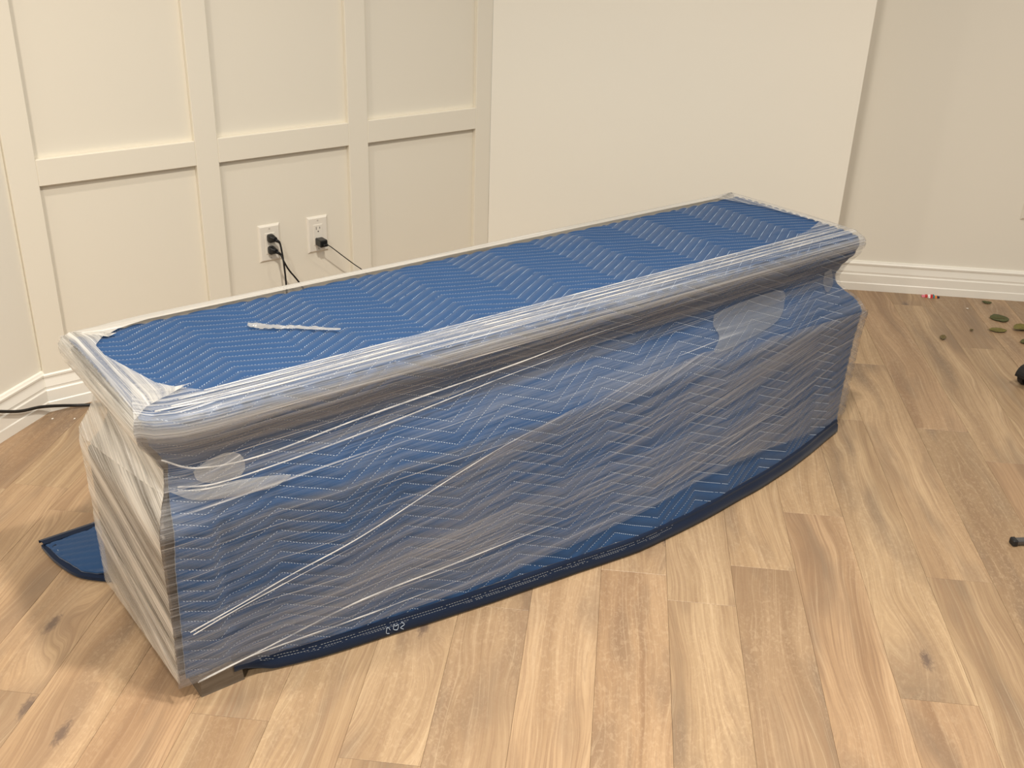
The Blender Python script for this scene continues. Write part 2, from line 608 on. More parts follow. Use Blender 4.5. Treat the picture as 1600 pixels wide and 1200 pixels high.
def quilt(u, v):
    q = (-v - LOW0 - zig(u)) / SP
    f = q - math.floor(q)
    return (4 * f * (1 - f)) ** 0.7

def blanket_point(a, v):
    p, u = base_pt(a, v)
    e = 1e-3
    pa = base_pt(min(1, a + e), v)[0] - base_pt(max(0, a - e), v)[0]
    pv = base_pt(a, v + e)[0] - base_pt(a, v - e)[0]
    n = pa.cross(pv)
    n.normalize()
    if (v <= -0.02 and n.z < 0) or (v > 0.02 and n.y > 0):
        n = -n
    elif -0.02 < v <= 0.02 and (n.z - n.y) < 0:
        n = -n
    # the film presses the quilting flat on the front
    h = (0.0056 if v <= 0 else 0.0056 - 0.0032 * min(1.0, v / 0.08)) * quilt(u, v)
    # soft lumps
    w = noise.noise(Vector((u * 3.1, v * 4.3, 1.7)))
    if v <= 0:
        # held flat under the film along the edges
        free = min(1.0, max(0.0, (u - 0.02) / 0.10), max(0.0, (1.86 - u) / 0.10), max(0.0, (-v - 0.05) / 0.06), max(0.0, (0.43 + v) / 0.05))
        h += free * 0.005 * w
        # a few folds on the top
        h += free * 0.009 * max(0.0, noise.noise(Vector((u * 5 + v * 4, v * 14, 5.2))) - 0.15)
    else:
        fall = min(1.0, v / 0.12)
        h += fall * (0.004 * w + 0.003 * noise.noise(Vector((u * 16, v * 4, 8.8))))
        # vertical gather by the left edge
        h += 0.010 * math.exp(-((u - 0.075) / 0.014) ** 2) * float(np.interp(v, [.18, .3, .5, .6], [0, -1, -0.6, 0]))
        h += 0.006 * math.exp(-((u - 0.035) / 0.02) ** 2) * float(np.interp(v, [.12, .3, .5, .6], [0, 1, 0.6, 0]))
    return p + n * h, n

bl = empty('moving_blanket', F0, AZ_C)
tag(bl, 'blue zigzag-quilted moving blanket with navy hem draped over cabinet top and front', 'blanket')
NU = 300
vs_list = list(np.linspace(-TOP_B, 0, NV_TOP, endpoint=False)) + list(np.linspace(0, VMAX, NV_FR))
verts, faces, uvs = [], [], []
for v in vs_list:
    for i in range(NU + 1):
        p, n = blanket_point(i / NU, v)
        verts.append(p)
W = NU + 1
for j in range(len(vs_list) - 1):
    for i in range(NU):
        faces.append((j * W + i, (j + 1) * W + i, (j + 1) * W + i + 1, j * W + i + 1))
# around the right end: continues from the last column of the front
NE = 36
base_n = len(verts)
jr0 = NV_TOP
end_rows = []
for j in range(jr0, len(vs_list)):
    v = vs_list[j]
    p0 = verts[j * W + NU]
    row = [j * W + NU]
    z = p0.z
    for k in range(1, NE + 1):
        t = k / NE
        yb = y_back(z) - 0.012
        y = p0.y + (yb - p0.y) * t
        q = quilt(1.95 + y, v)
        row.append(len(verts))
        verts.append(Vector((p0.x + 0.002 * (1 - abs(2 * t - 1)) + 0.003 * q * min(1, 4 * t), y, z)))
    end_rows.append(row)
for a, b in zip(end_rows[:-1], end_rows[1:]):
    for k in range(NE):
        faces.append((a[k], b[k], b[k + 1], a[k + 1]))
cover = mesh_obj('quilted_cover', verts, faces, M_BLUE, bl, smooth=True)
sol = cover.modifiers.new('thickness', 'SOLIDIFY')
sol.thickness = 0.006
sol.offset = -1

# quilting stitches: dashes lying in the channels
def stitch_mesh(name, eval_fn, u0, u1, kmin, kmax, vlo, vhi, parent, step=0.0078, dash=0.0044, wid=0.00045):
    sv, sf = [], []
    for k in range(kmin, kmax):
        u = u0 + random.random() * step
        while u < u1:
            va = -(LOW0 + k * SP + zig(u))
            ub = u + dash * 0.8
            vb = -(LOW0 + k * SP + zig(ub))
            if vlo < va < vhi and vlo < vb < vhi and random.random() > 0.04:
                pa, na = eval_fn(u, va)
                pb, nb = eval_fn(ub, vb)
                d = (pb - pa)
                if 1e-6 < d.length < 0.02:
                    s = na.cross(d.normalized()) * wid
                    up_ = na * 0.0010
                    pa = pa + na * 0.0016
                    pb = pb + na * 0.0016
                    i = len(sv)
                    mdl = (pa + pb) / 2 + up_ * 1.6
                    sv.extend([pa + s, pa - s, pb - s, pb + s, mdl + s * 1.2, mdl - s * 1.2])
                    sf.extend([(i, i + 1, i + 5, i + 4), (i + 4, i + 5, i + 2, i + 3)])
            u += step * (0.75 if zig(u + 0.001) != zig(u) else 1)
    o = mesh_obj(name, sv, sf, M_THREAD, parent)
    o['kind'] = 'stuff'
    return o

def top_eval(u, v):
    xl, xr = -0.031, x_right(0.6) - IN - 0.002
    if v > 0:
        z = z_of_v(v)
        xl = xl_cover(z)
        xr = x_right(z) - IN
    a = (u - xl) / (xr - xl)
    a = min(1, max(0, a))
    p, n = blanket_point(a, v)
    return p, n
stitch_mesh('quilting_stitches', top_eval, -0.015, 1.87, -38, 19, -TOP_B + 0.004, VMAX - 0.004, bl)

# navy binding along the hem: rolled tape with a fold line
def hem_path(x):
    zl = z_low(x)
    return Vector((x, y_front(x, zl) + IN, zl))
bx = np.linspace(0.070, 1.945, 150)
bv_, bf_ = [], []
cs = [(0.004, 0.012), (-0.004, 0.012), (-0.0065, 0.006), (-0.0055, 0.001), (-0.009, -0.003), (-0.0095, -0.014), (-0.0085, -0.024), (-0.003, -0.0285), (0.004, -0.028)]
for x in bx:
    b = hem_path(float(x))
    tt = max(0.0, (b.z - 0.030) / 0.022)
    slope = 0.15 * (1 - tt)
    for dy, dz in cs:
        bv_.append(b + Vector((0, dy - slope * max(0, -dz) + 0.0015 * noise.noise(Vector((x * 9, dz * 40, 3))), dz)))
k = len(cs)
for i in range(len(bx) - 1):
    for c in range(k - 1):
        bf_.append((i * k + c, i * k + c + 1, (i + 1) * k + c + 1, (i + 1) * k + c))
    bf_.append((i * k + k - 1, i * k, (i + 1) * k, (i + 1) * k + k - 1))
bind = mesh_obj('hem_binding', bv_, bf_, M_NAVY, bl, smooth=True)
sv, sf = [], []
for off_y, off_z, ph in ((-0.0072, 0.0035, 0), (-0.0098, -0.0050, 0.003), (-0.0092, -0.0015, 0.001)):
    x = 0.12 + ph
    while x < 1.15:
        if random.random() < 0.85:
            b0 = hem_path(x) + Vector((0, off_y, off_z))
            b1 = hem_path(x + 0.004) + Vector((0, off_y, off_z))
            i = len(sv)
            dz = Vector((0, 0, 0.0005))
            sv.extend([b0 - dz, b1 - dz, b1 + dz, b0 + dz])
            sf.append((i, i + 1, i + 2, i + 3))
        x += 0.0062
M_THREAD2 = simple('pale_hem_thread', (0.42, 0.47, 0.52), 0.7)
hs = mesh_obj('hem_stitches', sv, sf, M_THREAD2, bind)
hs['kind'] = 'stuff'

# loose white thread ends by the hem and on the cover
def front_pt(x, z, off=0.0):
    return Vector((x, y_front(x, z) + off, z))
th = [[(0.392, .018), (0.386, .028), (0.383, .014), (0.390, .010)], [(0.401, .030), (0.399, .018), (0.408, .014), (0.410, .026), (0.403, .024)], [(0.417, .030), (0.424, .022), (0.415, .016), (0.422, .010)]]
for seq in th:
    pts = [hem_path(x) + Vector((0, -0.012, z - 0.030)) for x, z in seq]
    tube_obj('loose_thread', pts, 0.0007, M_THREAD, bl, seg=5, n=4)

# ---- second blanket: hangs behind the cabinet, its corner lies on the floor
b2 = empty('moving_blanket', F0, AZ_C)
tag(b2, 'navy-bound corner of a blue blanket lying on the floor behind the cabinet', 'blanket')
def edge_front(t):      # floor edge from under the cabinet to the tip
    pts = [(0.10, .440), (0.03, .440), (-0.019, .462), (-0.066, .512), (-0.091, .592), (-0.102, .667)]
    t = t * (len(pts) - 1)
    i = min(int(t), len(pts) - 2)
    f = t - i
    return (pts[i][0] + (pts[i + 1][0] - pts[i][0]) * f, pts[i][1] + (pts[i + 1][1] - pts[i][1]) * f)
verts, faces = [], []
NXB, NYB = 120, 34
def rear_pt(a, w):
    """a along the length, w 0 at top of the back, 1 at the outer floor edge"""
    if w < 0.55:
        z = 0.56 + (0.03 - 0.56) * (w / 0.55)
        x = 0.02 + a * 1.87
        y = y_back(z) + 0.001 + 0.001 * quilt(x, z)
        return Vector((x, y, z))
    t = (w - 0.55) / 0.45
    y = 0.452 + t * 0.222
    xe = float(np.interp(y, [.44, .462, .512, .592, .667, .69], [0.03, -.019, -.066, -.091, -.102, -.104]))
    if t < 0.08:
        xe = max(xe, 0.01)
    x = xe + a * (1.89 - xe)
    y += 0.020 * min(1, a * 14) * t
    h = 0.010 + 0.014 * math.exp(-((t - 0.5) / 0.35) ** 2) * (0.5 + 0.5 * math.sin(x * 9 + 0.6)) + 0.003 * quilt(x * 1.0, -y)
    h += 0.02 * (1 - min(1, t / 0.15))
    return Vector((x, y, h))
for j in range(NYB * 2 + 1):
    for i in range(NXB + 1):
        a = (i / NXB) ** 1.8
        verts.append(rear_pt(a, j / (NYB * 2)))
W2 = NXB + 1
for j in range(NYB * 2):
    for i in range(NXB):
        faces.append((j * W2 + i, j * W2 + i + 1, (j + 1) * W2 + i + 1, (j + 1) * W2 + i))
cv2 = mesh_obj('quilted_cover', verts, faces, M_BLUE, b2, smooth=True)
sol = cv2.modifiers.new('thickness', 'SOLIDIFY')
sol.thickness = 0.006
sol.offset = 1
def flat_strip(name, path, width_vec, mat, parent, h=0.008):
    vv, ff = [], []
    for p, w in zip(path, width_vec):
        p = Vector(p)
        w = Vector(w)
        vv += [p + Vector((0, 0, 0.0)), p + Vector((0, 0, h)), p + w * 0.5 + Vector((0, 0, h * 1.35)), p + w + Vector((0, 0, h * 0.9)), p + w]
    for i in range(len(path) - 1):
        for c in range(4):
            ff.append((i * 5 + c, i * 5 + c + 1, i * 5 + 6 + c, i * 5 + 5 + c))
    return mesh_obj(name, vv, ff, mat, parent, smooth=False)
pth = spline([(0.05, .432, .004), (0.0, .442, .004), (-0.032, .466, .004), (-0.076, .515, .005), (-0.100, .592, .006), (-0.110, .672, .006)], 8)
wv = []
for i, p in enumerate(pth):
    a = pth[max(0, i - 1)]
    b = pth[min(len(pth) - 1, i + 1)]
    d = (b - a).normalized()
    wv.append(Vector((d.y, -d.x, 0)) * 0.030 + Vector((0, 0, 0.006)))
flat_strip('hem_binding', pth, wv, M_NAVY, b2)
pt_ = [Vector((-0.110 + 0.0 + t * 0.30, .690 + 0.012 * t, .010)) for t in np.linspace(0, 1, 12)]
flat_strip('hem_binding', pt_, [Vector((0.004, -0.028, 0.004))] * 12, M_NAVY, b2)
sv, sf = [], []
for i in range(2, len(pth) - 5):
    p = pth[i] + wv[i] * 0.62 + Vector((0, 0, 0.0115))
    q = pth[i + 1] + wv[i + 1] * 0.62 + Vector((0, 0, 0.0115))
    for f0, f1 in ((0.0, 0.38), (0.5, 0.88)):
        a, b = p.lerp(q, f0), p.lerp(q, f1)
        n = (q - p).normalized().cross(Vector((0, 0, 1))) * 0.0006
        k = len(sv)
        sv += [a - n, a + n, b + n, b - n]
        sf.append((k, k + 1, k + 2, k + 3))
o = mesh_obj('hem_stitches', sv, sf, M_THREAD2, b2)
o['kind'] = 'stuff'

# ------------------------------------------------------------------ stretch film
def film_mat(name, slope=0.0, a0=0.05, a1=0.5, lo=0.42, hi=0.66, seed=0.0, mid=(2.2, 45), fine=(5, 300), col=(0.45, 0.44, 0.43), rough=0.28, bump=0.5, gain=None, low=0.28, hair=0.45):
    """clear film: transparent, milky where it is stretched into streaks; gain = opacity against the run length"""
    t = NT(name)
    uv = t.n('ShaderNodeUVMap')
    sep = t.n('ShaderNodeSeparateXYZ')
    t.l(uv.outputs[0], sep.inputs[0])
    s, z = sep.outputs[0], sep.outputs[1]
    zz = t.math('SUBTRACT', z, t.math('MULTIPLY', s, slope))
    comb = t.n('ShaderNodeCombineXYZ')
    t.l(s, comb.inputs[0])
    t.l(zz, comb.inputs[1])
    comb.inputs[2].default_value = seed
    v = comb.outputs[0]
    n1 = t.noise(t.mapping(v, (mid[0], mid[1], 1)), 1.0, 4, 0.6, 0.15)
    n2 = t.noise(t.mapping(v, (fine[0], fine[1], 1)), 1.0, 3, 0.65, 0.1)
    n3 = t.noise(t.mapping(v, (1.6, 9, 1)), 1.0, 2, 0.5, 0.3)
    f = t.math('ADD', t.math('MULTIPLY', n1, 0.72 - low - 0.04), t.math('MULTIPLY', n2, 0.32))
    f = t.math('ADD', f, t.math('MULTIPLY', n3, low))
    al = t.ramp(f, [(lo, a0), ((lo + hi) / 2, (a0 + a1) * 0.45), (hi, a1)])
    n4 = t.noise(t.mapping(v, (1.2, fine[1] * 0.55, 1)), 1.0, 2, 0.6)
    al = t.math('MAXIMUM', al, t.ramp(n4, [(0.60, 0.0), (0.70, hair)]))
    col = t.mix(t.ramp(n4, [(0.58, 0.0), (0.70, 1.0)]), col, tuple(min(0.85, q * 1.7) for q in col))
    if gain:
        gr = t.ramp(t.math('MULTIPLY', s, 0.5), [(p / 2.0, g) for p, g in gain])
        al = t.math('MULTIPLY', al, gr)
    t.set(color=col, rough=rough, spec=0.6)
    h = t.math('ADD', t.math('MULTIPLY', n1, 0.6), t.math('MULTIPLY', n2, 0.5))
    t.bump(h, bump, 0.004)
    tr = t.n('ShaderNodeBsdfTransparent')
    mx = t.n('ShaderNodeMixShader')
    t.val(mx.inputs[0], al)
    t.l(tr.outputs[0], mx.inputs[1])
    t.l(t.b.outputs[0], mx.inputs[2])
    t.l(mx.outputs[0], t.out.inputs[0])
    return t.m

film = empty('stretch_film', F0, AZ_C)
tag(film, 'clear plastic stretch film wound tightly around the blanketed cabinet', 'plastic wrap')

def rim_in(side, x, y):
    if side == 'f':
        yi = float(np.interp(x, [-.04, .0, .04, .09, .3, 1.7, 1.80, 1.89], [.16, .15, .12, .062, .058, .063, .085, .12]))
        return min(max(x, -0.004), 1.89), yi
    if side == 'r':
        return float(np.interp(y, [0, .12, .30, .43, .45], [1.885, 1.89, 1.865, 1.82, 1.815])), min(max(y, 0.10), 0.43)
    if side == 'b':
        return min(max(x, 0.03), 1.82), float(np.interp(x, [-.04, .03, .06, .12, 1.9], [.38, .39, .41, .425, .43]))
    return float(np.interp(y, [0, .05, .135, .3, .354, .40, .45], [.09, .085, .032, -.004, -.003, .03, .05])), min(max(y, 0.10), 0.39)

def perimeter(nf=220, nr=30, nb=60, nl=60):
    L = []
    s = 0.0
    for i in range(nf + 1):
        L.append(('f', i / nf, i / nf * 1.95))
    for i in range(1, nr + 1):
        L.append(('r', i / nr, 1.95 + i / nr * 0.45))
    for i in range(1, nb + 1):
        L.append(('b', i / nb, 2.40 + i / nb * 1.95))
    for i in range(1, nl + 1):
        L.append(('l', i / nl, 4.35 + i / nl * 0.45))
    return L

def film_xy(side, t, z, off=0.0):
    xl, xr, yb = x_left(z) - off, x_right(z) + off, y_back(z) + off
    if side == 'f':
        x = xl + t * (xr - xl)
        return x, y_front(x, z) - off
    if side == 'r':
        y0 = y_front(xr, z) - off
        return xr, y0 + t * (yb - y0)
    if side == 'b':
        return xr - off + t * (xl - xr + 2 * off), yb
    y0 = y_front(xl, z) - off
    return xl, yb + t * (y0 - yb)

def z_bottom(side, t):
    if side == 'f':
        x = t * 1.95
        return float(np.interp(x, [0, .10, .14, .325, .53, .69, .86, 1.05, 1.28, 1.54, 1.9], [.048, .048, .045, .055, .060, .068, .082, .104, .118, .108, .055]))
    if side == 'l':
        return 0.052 - 0.02 * (1 - t) * 1.0 + 0.0
    return 0.05

def film_normal(side):
    return {'f': Vector((0, -1, 0)), 'r': Vector((1, 0, 0)), 'b': Vector((0, 1, 0)), 'l': Vector((-1, 0, 0))}[side]

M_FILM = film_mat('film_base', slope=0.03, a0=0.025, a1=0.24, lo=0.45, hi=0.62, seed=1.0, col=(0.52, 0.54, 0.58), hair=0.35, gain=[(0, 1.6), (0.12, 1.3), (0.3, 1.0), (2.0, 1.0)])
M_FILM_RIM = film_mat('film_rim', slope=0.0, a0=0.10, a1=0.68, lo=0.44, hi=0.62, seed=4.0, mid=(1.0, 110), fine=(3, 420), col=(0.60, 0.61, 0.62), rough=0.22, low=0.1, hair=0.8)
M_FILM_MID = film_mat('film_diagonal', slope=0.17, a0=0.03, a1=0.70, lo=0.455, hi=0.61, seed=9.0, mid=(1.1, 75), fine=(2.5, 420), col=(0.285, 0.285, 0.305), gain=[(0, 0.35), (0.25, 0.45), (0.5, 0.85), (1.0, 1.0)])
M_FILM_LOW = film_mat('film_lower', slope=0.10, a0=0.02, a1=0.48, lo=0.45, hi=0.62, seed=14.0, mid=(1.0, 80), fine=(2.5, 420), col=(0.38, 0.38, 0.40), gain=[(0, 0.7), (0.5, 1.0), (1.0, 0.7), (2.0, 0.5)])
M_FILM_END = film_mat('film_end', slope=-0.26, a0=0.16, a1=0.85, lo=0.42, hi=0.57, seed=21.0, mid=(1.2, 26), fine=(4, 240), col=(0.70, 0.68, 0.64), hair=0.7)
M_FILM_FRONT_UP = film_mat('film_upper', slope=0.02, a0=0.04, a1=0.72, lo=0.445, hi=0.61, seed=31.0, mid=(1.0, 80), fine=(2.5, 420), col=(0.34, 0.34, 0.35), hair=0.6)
M_STRAND = NT('film_strand')
M_STRAND.set(color=(0.78, 0.77, 0.75), rough=0.25, spec=0.6)
_t = M_STRAND
_tr = _t.n('ShaderNodeBsdfTransparent')
_mx = _t.n('ShaderNodeMixShader')
_tc = _t.n('ShaderNodeTexCoord')
_t.l(_t.ramp(_t.noise(_tc.outputs['Object'], 14, 3), [(0.35, 0.12), (0.65, 0.60)]), _mx.inputs[0])
_t.l(_tr.outputs[0], _mx.inputs[1])
_t.l(_t.b.outputs[0], _mx.inputs[2])
_t.l(_mx.outputs[0], _t.out.inputs[0])
M_STRAND = M_STRAND.m

def ripple(s, z, slope, amp, seed):
    zz = z - slope * s
    return amp * (noise.noise(Vector((s * 2.2, zz * 55, seed))) + 0.5 * noise.noise(Vector((s * 4.0, zz * 140, seed + 3))))

def film_sheet(name, mat, cols, ztop, zbot, nz, off, slope, amp, seed):
    verts, faces, uvs = [], [], []
    for side, t, s in cols:
        z1, z0 = ztop(side, t), zbot(side, t)
        for j in range(nz + 1):
            z = z1 + (z0 - z1) * j / nz
            x, y = film_xy(side, t, z, off)
            p = Vector((x, y, z)) + film_normal(side) * (abs(ripple(s, z, slope, amp, seed)))
            verts.append(p)
            uvs.append((s if s < 4.3 else s - 4.8, z))
    H = nz + 1
    for i in range(len(cols) - 1):
        for j in range(nz):
            faces.append((i * H + j, i * H + j + 1, (i + 1) * H + j + 1, (i + 1) * H + j))
    return mesh_obj(name, verts, faces, mat, film, smooth=True, uvs=uvs)

PERI = perimeter()
front_cols = [c for c in PERI if c[0] == 'f']
fr_cols = [c for c in PERI if c[0] in 'fr']
back_cols = [c for c in PERI if c[0] in 'rb']
left_cols = [c for c in PERI if c[0] == 'l']
left_cols = [('l', 0.0, 4.35)] + left_cols

# base layer all round
film_sheet('film_layer', M_FILM, fr_cols, lambda s, t: 0.604, z_bottom, 70, 0.003, 0.03, 0.0022, 1.0)
film_sheet('film_layer', M_FILM, [('b', i / 40, 2.4 + i / 40 * 1.95) for i in range(41)], lambda s, t: 0.604, z_bottom, 30, 0.012, 0.03, 0.0012, 2.0)
# top rim: film gathered over the top edge all round
M_FILM_BACK = film_mat('film_rim_back', slope=0.0, a0=0.60, a1=0.92, lo=0.40, hi=0.60, seed=6.0, mid=(1.0, 110), fine=(3, 420), col=(0.60, 0.585, 0.55), low=0.1, hair=0.9)
def rim_sheet(cols, mat):
    verts, faces, uvs = [], [], []
    NR = 10
    for side, t, s in cols:
        x, y = film_xy(side, t, 0.60, 0.003)
        xi, yi = rim_in(side, x, y)
        w = math.hypot(xi - x, yi - y)
        for zs in (0.572, 0.584, 0.594):
            xs, ys = film_xy(side, t, zs, 0.0075)
            verts.append(Vector((xs, ys, zs)))
            uvs.append((s, zs - 0.606))
        for j in range(NR + 1):
            f = j / NR
            px, py = x + (xi - x) * f, y + (yi - y) * f
            z = 0.605 + 0.0130 * min(1, f * 5) - 0.002 * max(0, f - 0.5)
            z += 0.0016 * noise.noise(Vector((s * 3, f * 9, 2.0)))
            verts.append(Vector((px, py, z)))
            uvs.append((s, f * w))
    NR += 3
    H = NR + 1
    for i in range(len(cols) - 1):
        for j in range(NR):
            faces.append((i * H + j, (i + 1) * H + j, (i + 1) * H + j + 1, i * H + j + 1))
    return mesh_obj('film_rim', verts, faces, mat, film, smooth=True, uvs=uvs)
rim_sheet([c for c in PERI if c[0] in 'fr'], M_FILM_RIM)
rim_sheet([('r', 1.0, 2.4)] + [c for c in PERI if c[0] == 'b'], M_FILM_BACK)
M_FILM_LEFT = film_mat('film_rim_left', slope=0.0, a0=0.20, a1=0.78, lo=0.41, hi=0.59, seed=17.0, mid=(1.6, 90), fine=(4, 420), col=(0.66, 0.65, 0.62), low=0.1, hair=0.9)
rim_sheet([('b', 1.0, 4.35)] + [c for c in PERI if c[0] == 'l'], M_FILM_LEFT)
# upper band over slab and neck
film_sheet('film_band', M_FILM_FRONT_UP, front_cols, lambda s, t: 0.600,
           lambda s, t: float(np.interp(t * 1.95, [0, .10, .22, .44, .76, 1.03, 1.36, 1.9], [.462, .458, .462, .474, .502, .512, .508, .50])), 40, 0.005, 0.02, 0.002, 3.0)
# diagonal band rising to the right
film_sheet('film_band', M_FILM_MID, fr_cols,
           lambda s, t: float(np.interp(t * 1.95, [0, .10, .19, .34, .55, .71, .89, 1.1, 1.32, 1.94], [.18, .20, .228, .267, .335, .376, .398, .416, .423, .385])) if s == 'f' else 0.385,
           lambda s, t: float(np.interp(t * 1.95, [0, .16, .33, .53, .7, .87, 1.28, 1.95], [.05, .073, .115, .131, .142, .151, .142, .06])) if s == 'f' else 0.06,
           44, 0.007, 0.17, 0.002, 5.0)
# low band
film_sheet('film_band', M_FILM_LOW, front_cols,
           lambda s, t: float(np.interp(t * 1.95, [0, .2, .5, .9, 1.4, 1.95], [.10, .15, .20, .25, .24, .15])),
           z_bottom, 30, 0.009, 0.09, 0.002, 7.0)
# left end: film pulled straight across the bare end of the cabinet
film_sheet('film_end', M_FILM_END, left_cols, lambda s, t: 0.604, lambda s, t: z_bottom('l', t), 70, 0.002, -0.26, 0.0022, 9.0)
film_sheet('film_band', M_FILM_END, left_cols,
           lambda s, t: 0.604, lambda s, t: 0.40 + 0.06 * t, 30, 0.004, -0.20, 0.003, 11.0)
film_sheet('film_band', M_FILM_END, left_cols,
           lambda s, t: 0.20 - 0.05 * t, lambda s, t: z_bottom('l', t), 20, 0.004, -0.12, 0.0025, 13.0)

# rope-like folded edges of the film
def strand(pts_xz, rad, off=0.010):
    pts = [front_pt(x, z, -off) for x, z in pts_xz]
    sp = spline(pts, 10)
    m_ = len(sp) - 1
    rads = [rad * (0.75 + 0.5 * abs(noise.noise(Vector((p.x * 6, p.z * 9, 0.3))))) * max(0.12, min(1, (m_ - i) / m_ * 2.5)) for i, p in enumerate(sp)]
    v, f = tube_data(sp, rads, 6)
    mesh_obj('film_strand', v, f, M_STRAND, film, smooth=True)
strand([(-.012, .527), (0.047, .497), (0.168, .487), (0.386, .503), (0.755, .524), (0.919, .543), (1.1, .55)], 0.0020)
strand([(0.007, .471), (0.075, .461), (0.214, .463), (0.44, .475), (0.764, .502), (1.035, .516)], 0.0020)
strand([(0.006, .465), (0.05, .457), (0.12, .452)], 0.0018)
strand([(-0.01, .173), (0.101, .197), (0.19, .227), (0.339, .266), (0.547, .334), (0.709, .375), (0.891, .397)], 0.0015)
strand([(-0.005, .165), (0.08, .185), (0.19, .215), (0.339, .252)], 0.0012)
strand([(-0.006, .048), (0.157, .074), (0.33, .118), (0.534, .134), (0.695, .145), (0.868, .154)], 0.0020)
strand([(-0.004, .050), (0.08, .058), (0.14, .062), (0.325, .078), (0.442, .085), (0.626, .095)], 0.0018)
# strands along the top front edge
for yy, x0, x1, rad in ((0.006, -0.01, 1.90, 0.0020), (0.022, 0.02, 1.89, 0.0022), (0.040, 0.04, 1.87, 0.0018), (0.056, 0.09, 1.78, 0.0020)):
    pts = []
    for i in range(13):
        x = x0 + (x1 - x0) * i / 12
        pts.append((x, yy + y_front(x, .6) + 0.006 + 0.004 * noise.noise(Vector((x * 2, yy * 60, 1))), 0.6185))
    sp = spline(pts, 6)
    v, f = tube_data(sp, rad, 6, flat=0.6)
    mesh_obj('film_strand', v, f, M_STRAND, film, smooth=True)

# doubled patches where the film has folded back on itself
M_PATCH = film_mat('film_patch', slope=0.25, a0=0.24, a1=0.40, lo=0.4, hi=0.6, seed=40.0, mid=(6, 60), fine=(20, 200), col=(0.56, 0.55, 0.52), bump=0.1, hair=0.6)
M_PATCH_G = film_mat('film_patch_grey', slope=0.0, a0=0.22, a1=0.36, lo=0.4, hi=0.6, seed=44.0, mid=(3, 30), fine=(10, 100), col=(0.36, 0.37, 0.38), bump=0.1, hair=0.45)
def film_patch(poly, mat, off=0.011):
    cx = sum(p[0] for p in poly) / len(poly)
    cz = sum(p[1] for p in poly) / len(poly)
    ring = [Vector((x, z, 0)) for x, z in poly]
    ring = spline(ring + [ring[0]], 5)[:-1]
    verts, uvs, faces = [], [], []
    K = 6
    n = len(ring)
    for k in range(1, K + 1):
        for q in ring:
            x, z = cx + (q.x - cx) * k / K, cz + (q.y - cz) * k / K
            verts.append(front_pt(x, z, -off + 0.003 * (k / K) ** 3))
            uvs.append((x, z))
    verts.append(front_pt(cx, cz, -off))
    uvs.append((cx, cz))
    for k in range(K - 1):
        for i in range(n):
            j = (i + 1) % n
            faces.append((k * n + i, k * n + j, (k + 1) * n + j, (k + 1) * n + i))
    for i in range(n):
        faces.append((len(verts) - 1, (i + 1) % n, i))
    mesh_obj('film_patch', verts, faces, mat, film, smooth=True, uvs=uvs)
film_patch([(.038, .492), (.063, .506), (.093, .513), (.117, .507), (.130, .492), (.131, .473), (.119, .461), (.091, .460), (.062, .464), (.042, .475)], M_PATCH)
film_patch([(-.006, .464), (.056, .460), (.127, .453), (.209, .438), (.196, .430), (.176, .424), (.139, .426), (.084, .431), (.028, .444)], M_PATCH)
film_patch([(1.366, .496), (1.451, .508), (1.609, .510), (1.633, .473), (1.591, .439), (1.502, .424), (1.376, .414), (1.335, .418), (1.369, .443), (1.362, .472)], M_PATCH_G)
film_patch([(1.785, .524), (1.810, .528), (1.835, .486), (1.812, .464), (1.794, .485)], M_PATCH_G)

# torn strip of film lying on top
strip = empty('film_strip', F0, AZ_C)
tag(strip, 'narrow torn strip of crumpled film lying on the blanket top', 'plastic strip')
M_SCRAP = film_mat('film_scrap', a0=0.45, a1=0.8, col=(0.50, 0.49, 0.46), bump=0.0)
def crumple_strip():
    path = spline([(0.280, .286, 0), (0.300, .262, 0), (0.322, .244, 0), (0.350, .224, 0), (0.385, .196, 0), (0.423, .164, 0)], 12)
    n = len(path)
    vv, ff = [], []
    K = 7
    for i, p in enumerate(path):
        f = i / (n - 1)
        d = (path[min(i + 1, n - 1)] - path[max(i - 1, 0)]).normalized()
        s = Vector((-d.y, d.x, 0))
        w = float(np.interp(f, [0, .08, .3, .5, .9, 1], [.006, .013, .011, .007, .006, .003]))
        for k in range(K):
            a = k / (K - 1) * 2 - 1
            hz = 0.6180 + 0.004 * abs(noise.noise(Vector((f * 14, a * 2.5, 0.4)))) * (1.6 - f) + 0.0015 * (1 - a * a)
            vv.append(Vector((p.x, p.y, hz)) + s * a * w * (1 + 0.3 * noise.noise(Vector((f * 22, a, 7)))))
    for i in range(n - 1):
        for k in range(K - 1):
            ff.append((i * K + k, i * K + k + 1, (i + 1) * K + k + 1, (i + 1) * K + k))
    return mesh_obj('crumpled_film', vv, ff, M_SCRAP, strip, smooth=False)
crumple_strip()

# ------------------------------------------------------------------ outlets, plugs and cords on the panelled wall
def wall_pt(s, d, z):
    """d = distance out of the recessed wall face into the room"""
    p = W0 + EW * s - NW * d
    return Vector((p.x, p.y, z))

def local_box(name, parent, x0, x1, y0, y1, z0, z1, mat, bevel=0.0, seg=1):
    return box_obj(name, (x0, x1, y0, y1, z0, z1), mat, parent, bevel, seg)

